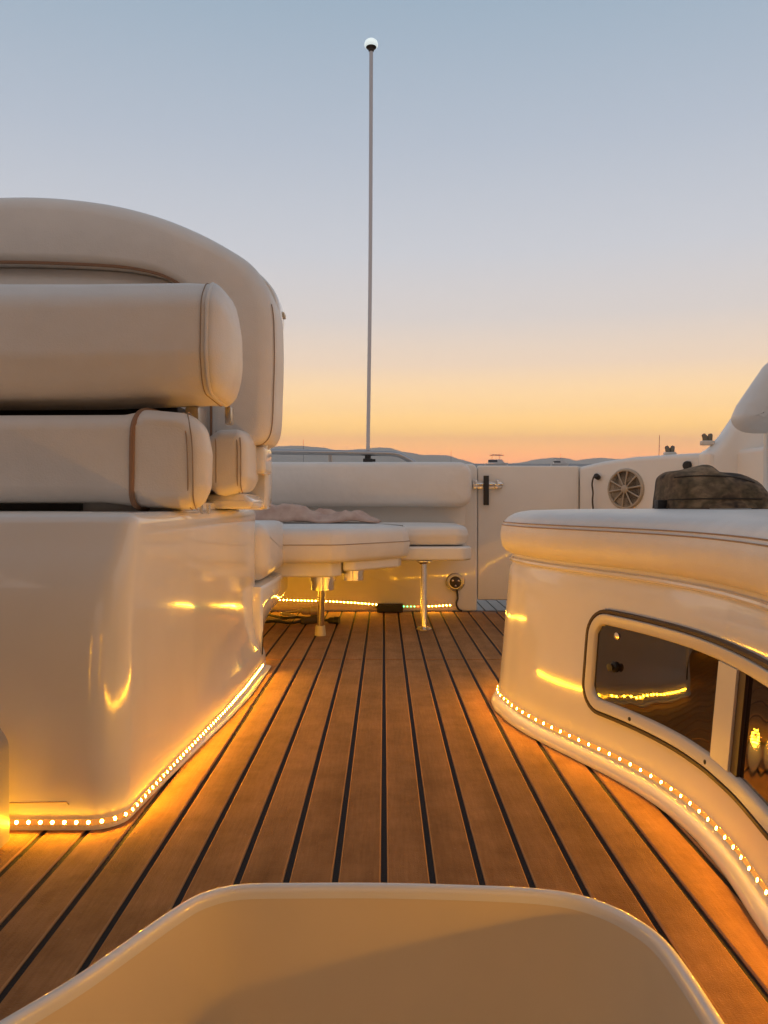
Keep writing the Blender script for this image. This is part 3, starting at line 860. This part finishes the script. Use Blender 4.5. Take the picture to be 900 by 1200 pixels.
# coaming on the right with speaker
CA, CB = Vector((.905, 3.55, 0)), Vector((1.315, 3.05, 0))
cd = (CB-CA).normalized(); cn = Vector((cd.y, -cd.x, 0))
if cn.y > 0: cn = -cn
def on_panel(px, py, out=0):
    r = ray(px, py); tt = (CA-CAM).dot(cn)/r.dot(cn)
    return CAM+r*tt+cn*out
t = thing('side_coaming', 'angled white moulded side wall right of the gate, carrying a speaker', 'wall', (1.1, 3.3, 0))
rings = []
tops = [on_panel(x, y).z for x, y in ((680, 546.5), (700, 541), (735, 536), (790, 532), (836, 530))]
for k, s in enumerate((0, .18, .42, .74, 1.0)):
    p = CA.lerp(CB, s); zt2 = tops[k]
    sec = roundpoly([(0, 0), (.0, zt2), (-.16, zt2+.004), (-.16, 0)], [.0, .022, .03, .0], 5)
    rings.append([p+cn*q.x+Vector((0, 0, q.y)) for q in sec])
pF = Vector((1.52, 2.2, 0))
sec = roundpoly([(0, 0), (.0, .72), (-.16, .724), (-.16, 0)], [.0, .022, .03, .0], 5)
n2_ = Vector((-1, -.1, 0)).normalized()
rings.append([pF+n2_*q.x+Vector((0, 0, q.y)) for q in sec])
rings.append([Vector((1.55, .3, 0))+Vector((-1, 0, 0))*q.x+Vector((0, 0, q.y)) for q in sec])
build('panel', *loft(rings), M['gelcoat_satin'], t, 40)
build('corner_post', *box((.880, 3.585, 0), (.94, 3.64, .672), .004), M['gelcoat_satin'], t)
settle(t)
c = on_panel(733.5, 573, .0)
t = thing('speaker', 'round marine loudspeaker with pale spoked grille on the angled side wall', 'speaker', c)
build('ring', *lathe([(.090, 0), (.090, .006), (.085, .012), (.079, .012), (.077, .004)], c, cn, 40), M['grille'], t)
build('cone', *lathe([(.078, .004), (.045, .0025), (.02, .002), (.0001, .003)], c, cn, 36), M['grille_dark'], t)
hu = build('hub', *lathe([(.017, .003), (.017, .013), (.010, .016), (.0001, .0165)], c, cn, 22), M['grille'], t)
for k in range(10):
    a = 2*PI*k/10+.15
    d = cd*math.cos(a)+Vector((0, 0, 1))*math.sin(a)
    build('spoke', *tube([c+d*.015+cn*.010, c+d*.05+cn*.011, c+d*.080+cn*.008], [.0028, .0034, .0045], 6), M['grille'], t)
settle(t)
c = on_panel(702, 559, .012)
t = thing('hand_shower', 'small black hand shower with hanging hose on the angled side wall', 'shower', c)
build('head', *lathe([(.005, -.012), (.012, -.008), (.013, .012), (.010, .018), (.001, .02)], c, (cn+Vector((.2, 0, .3))).normalized(), 16), M['black'], t)
build('hose', *tube(smooth_path([c, c+Vector((-.016, -.004, .002)), c+Vector((-.024, 0, -.03)), c+Vector((-.020, 0, -.07)), c+Vector((-.022, 0, -.11)), c+Vector((-.017, 0, -.16))], 6), .004, 8), M['grille_dark'], t)
settle(t)
c = on_panel(806, 545.5, .004)
t = thing('deck_light', 'tiny dark fitting on the side wall just above the hat', 'light fitting', c)
build('body', *join(lathe([(.018, -.004), (.018, .006), (.012, .012), (.001, .013)], c, cn, 16), box(c+Vector((-.006, -.016, .0)), c+Vector((.010, .006, .016)), .004)), M['rubber'], t)
settle(t)
def cleat(b0, label):
    t = thing('mooring_cleat', label, 'cleat', b0, 'cleats along the side coaming')
    build('base', *box(b0+Vector((-.024, -.015, -.012)), b0+Vector((.024, .015, .006)), .005, 3), M['white_plastic'], t)
    for s in (-1, 1):
        build('horn', *tube(smooth_path([b0+Vector((s*.009, 0, 0)), b0+Vector((s*.010, 0, .020)), b0+Vector((s*.016, .005, .031))], 4), [.0105]*5+[.0095]*2+[.008]+[.005], 8), M['cleat'], t)
    settle(t)
r = ray(785, 531.5); cleat(CAM+r*((CA-cn*.075-CAM).dot(cn)/r.dot(cn)), 'dark two-horned cleat on the side wall top, nearer the speaker')
r = Q(838, 516.5, 2.93); r.y = 3.0; cleat(r, 'dark two-horned cleat on the shoulder of the rising white arch foot')

# unseen bulkhead behind the camera, added to block cool sky light
t = thing('unseen_bulkhead', 'unseen brown wood-toned bulkhead added behind the step well to block sky light', 'wall', (0, -.5, 0))
build('panel', *join(box((-1.7, -.54, -.5), (-.488, -.47, 1.25), .02, 3), box((.302, -.54, -.5), (1.56, -.47, 1.25), .02, 3), box((-.487, -.539, .86), (.301, -.471, 1.248), .0)), M['bulkhead'], t, 40)
settle(t)
t = thing('unseen_side_wall', 'unseen white side wall along the helm side, added to cut low sky light', 'wall', (-1.65, 1.5, 0))  # out of view, added to keep low side sky off the pedestal
ol = roundpoly([(-.5, 0), (3.6, 0), (3.6, .69), (2.2, .74), (-.5, .95)], .02, 5)
build('panel', *puff(ol, (-1.72, 0, 0), (0, 1, 0), (0, 0, 1), (1, 0, 0), .10, .02, 0, 0), M['gelcoat_satin'], t, 40)
settle(t)
t = thing('hardtop', 'unseen pale roof panel added overhead to shade the step well and pedestal front', 'roof', (0, -.7, 1.75))  # out of view, roof and posts added to block light from overhead
ol = roundpoly([(-1.6, -2.0), (1.5, -2.0), (1.5, .35), (.9, .55), (-1.0, .55), (-1.6, .35)], .2, 5)
build('panel', *puff(ol, (0, 0, 1.75), *XY, .06, .02, 0, 0), M['gelcoat_satin'], t, 40)
for xx in (-1.5, 1.4):
    build('post', *tube([(xx, -.5, .6), (xx, -.6, 1.76)], .03, 12), M['brushed'], t)
settle(t)
t = thing('light_strip', 'amber light strip framing the cabin companionway on the forward bulkhead', 'light strip', (0, -.47, .3))
for xx in (-.51, .325):
    strip(t, [Vector((xx, -.469, .40-k*.05)) for k in range(15)], .026, [Vector((0, 1, 0))]*15, M['led'], wide=Vector((1, 0, 0)))
settle(t)
# arch foot rising at the right
t = thing('arch_foot', 'white moulded arch foot sweeping up from the side wall at the frame edge', 'arch', (1.5, 3.0, 0))
ap = [(829, 640), (829, 560), (829, 536), (831, 529), (840, 523), (851, 511), (863, 494), (875, 476), (889, 458), (907, 438), (940, 408), (990, 372), (1060, 340)]
ap = smooth_path([Q(x, y, 2.93) for x, y in ap], 4)
ap = [Vector((p.x, p.z)) for p in ap]+[Vector((2.2, 1.35)), Vector((2.2, .3))]
rings = [[Vector((p.x, y, p.y)) for p in inset(ap, i2)] for y, i2 in ((3.04, .02), (3.03, .006), (3.01, 0), (2.97, 0), (2.945, .003), (2.932, .010), (2.926, .022))]
build('body', *loft(rings), M['gelcoat_satin'], t, 50)
settle(t)
# padded roll at the upper right
HYb = 2.0
t = thing('lounge_headrest', 'rounded end of a white padded backrest jutting in at upper right', 'backrest', Q(890, 470, HYb))
hp = [Q(x, y, HYb) for x, y in ((872, 488), (880, 470), (913, 422), (948, 392), (985, 380), (985, 500), (930, 504), (892, 504.5), (880, 500))]
hp = [Vector((p.x, p.z)) for p in hp]
hp = roundpoly(hp, .04, 5)
build('cushion', *puff(hp, (0, HYb+.12, 0), *XZ, .13, .045, .012, .003), M['vinyl_smooth'], t, 60)
q = inset(densify(hp, .02), .012)
build('piping', *tube([Vector((p.x, HYb+.035, p.y)) for p in q], .003, 6, True), M['vinyl'], t)
build('support', *box((1.06, HYb+.125, .52), (1.5, HYb+.155, .80), .01, 3), M['gelcoat_satin'], t)
settle(t)

# ------------------------------------------------------------------ tilt the whole boat
R = Matrix.Rotation(-TILT, 4, 'X')
bpy.context.view_layer.update()
for o in BOAT:
    if o.parent is None: o.matrix_world = R @ o.matrix_world

# ------------------------------------------------------------------ camera
cam = bpy.data.cameras.new('camera'); co = bpy.data.objects.new('camera', cam); COL.objects.link(co)
cam.sensor_fit = 'VERTICAL'; cam.sensor_height = 24; cam.lens = F/1200*24
cam.clip_start = .02; cam.clip_end = 60000
co.matrix_world = R @ Matrix.Translation(CAM) @ Matrix.Rotation(PI/2-PITCH, 4, 'X')
S.camera = co
EYE = R @ CAM
P2 = PITCH+TILT
def far(px, py, dist):            # a point in the real (level) world
    x, z = (px-450)/F, -(py-600)/F
    r = Vector((x, math.cos(P2)+z*math.sin(P2), -math.sin(P2)+z*math.cos(P2)))
    return EYE+r*(dist/r.y)

# ------------------------------------------------------------------ sea, hills, other boats
SEA = -1.15
V = [Vector((math.cos(2*PI*i/96)*11500, math.sin(2*PI*i/96)*11500, SEA)) for i in range(96)]
o = build('sea', V, [tuple(range(96))], M['sea']); o['kind'] = 'structure'
def hills(pts, dist, seed):
    xs = [p[0] for p in pts]; N = 150; K = 16; V, Fc = [], []
    for i in range(N+1):
        px = xs[0]+(xs[-1]-xs[0])*i/N
        for a, b2 in zip(pts, pts[1:]):
            if a[0] <= px <= b2[0]:
                u = (px-a[0])/(b2[0]-a[0]); u = u*u*(3-2*u); py = a[1]+(b2[1]-a[1])*u; break
        top = far(px, py, dist)
        hgt = max(2, top.z-SEA)+dist*.0007*noise.fractal(Vector((px*.09, seed, 0)), 1, 2, 4)
        for j in range(K+1):
            w = j/K*2-1
            y = top.y+w*1600
            sc = y/top.y
            h = hgt*(1-abs(w)**1.15)*(1+.25*noise.fractal(Vector((px*.05, w*3, seed)), 1, 2, 4)*min(1, abs(w)*3))
            V.append(Vector((top.x*(sc if w < 0 else 1), y, SEA-1+max(0, h))))
    for i in range(N):
        for j in range(K):
            a = i*(K+1)+j; Fc.append((a, a+K+1, a+K+2, a+1))
    o = build('hill', V, Fc, M['hill'], None, 80); o['kind'] = 'structure'
hills([(-420, 541), (-300, 530), (-150, 527), (0, 529), (140, 525), (250, 523), (318, 523), (350, 522), (375, 524), (400, 528), (425, 526), (445, 524), (457, 525), (475, 530), (500, 533), (520, 533), (545, 539), (556, 544)], 8000, 1)
hills([(612, 544), (622, 541), (636, 537), (650, 536), (664, 537), (678, 540), (694, 537), (704, 536), (712, 537), (728, 538), (750, 535), (800, 533), (900, 529), (1050, 527), (1200, 535), (1300, 543)], 9500, 4)

def hull_pts(L, B, H, fl=1.0):
    rings = []
    for u in (0, .12, .35, .6, .8, .93, 1.0):
        w = B/2*(1 if u < .5 else max(.02, 1-((u-.5)/.5)**2.2)); z = H*(.9+.25*u*u)
        rings.append([Vector((u*L-L/2, -w*.7, -.3)), Vector((u*L-L/2, -w, z)), Vector((u*L-L/2, w, z)), Vector((u*L-L/2, w*.7, -.3))])
    return loft(rings)
def seabase(px, dist):
    p = far(px, 543, dist); p.z = SEA; return p
def motorboat(px, dist, L, label, top):
    c = seabase(px, dist)
    t = thing('motorboat', label, 'boat', c, 'boats anchored beyond the stern'); BOAT.remove(t)
    T = Matrix.Translation(c)
    build('hull', *xform(hull_pts(L, L*.34, L*.17), T), M['hull_white'], t)
    def deckhouse(z0, z1, x0, x1, rake, w): return loft([[Vector((x*L, y*L*w, z*L)) for x, y in ((x0+a*.3, -1), (x1-a, -1), (x1-a, 1), (x0+a*.3, 1))] for z, a in ((z0, 0), ((z0+z1)/2, rake*.5), (z1, rake))])
    build('cabin', *xform(deckhouse(.165, .335, -.38, .36, .16, .13), T), M['hull_white'], t)
    build('windscreen', *xform(deckhouse(.22, .315, -.36, .02, .02, .133), T), M['hull_dark'], t)
    if top:
        build('hardtop', *xform(join(loft([[Vector((x*L, y*L, z*L)) for x, y in ((-.30, -.12), (.30, -.12), (.30, .12), (-.30, .12))] for z in (.50, .52)]+[[Vector((x*L, y*L, .545*L)) for x, y in ((-.2, -.08), (.1, -.08), (.1, .08), (-.2, .08))]]), *[tube([(a*L, b3*L, .33*L), (a*L, b3*L, .50*L)], .04, 6) for a in (-.2, .12) for b3 in (-.1, .1)]), T), M['hull_dark'], t)
    else:
        build('flybridge', *xform(deckhouse(.335, .43, -.28, .20, .05, .11), T), M['hull_white'], t)
        build('bimini', *xform(box((-.34*L, -.12*L, .47*L), (.30*L, .12*L, .485*L), .02), T), M['hull_dark'], t)
        build('aerial', *xform(tube([(.05*L, 0, .43*L), (.05*L, 0, .75*L)], .05, 6), T), M['hull_dark'], t)
    settle(t)
motorboat(582, 330, 10, 'distant white motorboat with flat dark hardtop, seen over the gate', True)
motorboat(656, 420, 9.4, 'distant white motorboat with pale flybridge and aerial, seen over the gate', False)
def sailboat(px, py_top, dist, label):
    c = seabase(px, dist); top = far(px, py_top, dist)
    L = 10
    t = thing('sailboat', label, 'boat', c, 'boats anchored beyond the stern'); BOAT.remove(t)
    build('hull', *xform(hull_pts(L, 3.2, 1.2), Matrix.Translation(c)), M['hull_white'], t)
    build('mast', *tube([c+Vector((.5, 0, .8)), Vector((c.x+.5, c.y, top.z))], .16, 6), M['hull_dark'], t)
    build('boom', *xform(tube([(.5, 0, 2.2), (-4, 0, 2.3)], .16, 6), Matrix.Translation(c)), M['hull_dark'], t)
    settle(t)
sailboat(771, 510, 420, 'distant sailboat whose bare mast stands above the side wall near the cleat')
sailboat(355, 515, 700, 'distant sailboat whose faint mast shows before the hills left of the light pole')
sailboat(528, 527, 900, 'distant sailboat with short faint mast right of the light pole')

# ------------------------------------------------------------------ haze
HAZE = True
if HAZE:
    hz = build('haze', *box((-11800, -11800, SEA-1), (11800, 11800, 380), 0), None or M['black'])
    hm = bpy.data.materials.new('haze'); hm.use_nodes = True
    nt = hm.node_tree; nt.nodes.clear()
    ou = nt.nodes.new('ShaderNodeOutputMaterial'); pv = nt.nodes.new('ShaderNodeVolumePrincipled')
    pv.inputs['Color'].default_value = (1, .97, .93, 1); pv.inputs['Density'].default_value = .00015
    pv.inputs['Anisotropy'].default_value = .35
    nt.links.new(pv.outputs[0], ou.inputs['Volume'])
    hz.data.materials.clear(); hz.data.materials.append(hm); hz['kind'] = 'stuff'

# ------------------------------------------------------------------ dusk sky
w = bpy.data.worlds.new('World'); S.world = w; w.use_nodes = True
nt = w.node_tree; N, Lk = nt.nodes, nt.links
bg = N['Background']
tc = N.new('ShaderNodeTexCoord'); sep = N.new('ShaderNodeSeparateXYZ')
Lk.new(tc.outputs['Generated'], sep.inputs[0])
def lin(c): return tuple(((x/255)/12.92 if x <= 10 else ((x/255+.055)/1.055)**2.4) for x in c)
def skyramp(stops):
    r = N.new('ShaderNodeValToRGB'); e = r.color_ramp.elements
    while len(e) < len(stops): e.new(.5)
    for k, (d, c) in enumerate(stops):
        e[k].position = max(0, math.sin(math.radians(d))); e[k].color = (*lin(c), 1)
    Lk.new(sep.outputs['Z'], r.inputs[0]); return r.outputs[0]
west = skyramp([(0, (455, 275, 108)), (.5, (460, 285, 100)), (1.2, (435, 295, 102)), (2.4, (368, 281, 118)), (4, (310, 251, 160)), (7.2, (252, 223, 194)), (10.5, (219, 209, 204)), (15, (199, 201, 208)), (22, (175, 185, 199)), (30, (150, 170, 188)), (55, (128, 145, 164)), (90, (124, 134, 148))])
east = skyramp([(0, (112, 98, 98)), (4, (136, 110, 100)), (12, (178, 158, 146)), (24, (222, 204, 194)), (40, (196, 188, 186)), (90, (128, 138, 152))])
az = N.new('ShaderNodeMapRange'); az.interpolation_type = 'SMOOTHSTEP'
az.inputs['From Min'].default_value = -.7; az.inputs['From Max'].default_value = .75
Lk.new(sep.outputs['Y'], az.inputs[0])
mx = N.new('ShaderNodeMix'); mx.data_type = 'RGBA'
Lk.new(az.outputs[0], mx.inputs[0]); Lk.new(east, mx.inputs[6]); Lk.new(west, mx.inputs[7])
sky = N.new('ShaderNodeTexSky'); sky.sky_type = 'NISHITA'; sky.sun_disc = False
sky.sun_elevation = math.radians(-3); sky.sun_rotation = math.radians(12)
mx2 = N.new('ShaderNodeMix'); mx2.data_type = 'RGBA'; mx2.blend_type = 'ADD'; mx2.inputs[0].default_value = .12
Lk.new(mx.outputs[2], mx2.inputs[6]); Lk.new(sky.outputs[0], mx2.inputs[7])
Lk.new(mx2.outputs[2], bg.inputs[0]); bg.inputs[1].default_value = 1.0

# ------------------------------------------------------------------ render settings
S.render.engine = 'CYCLES'
S.view_settings.view_transform = 'Standard'; S.view_settings.look = 'None'
S.view_settings.exposure = .15; S.view_settings.gamma = 1
S.cycles.use_denoising = True
S.cycles.max_bounces = 8; S.cycles.diffuse_bounces = 4; S.cycles.glossy_bounces = 4; S.cycles.volume_bounces = 1
S.cycles.sample_clamp_indirect = 6; S.cycles.sample_clamp_direct = 0
S.cycles.caustics_reflective = False; S.cycles.caustics_refractive = False
S.cycles.use_light_tree = True
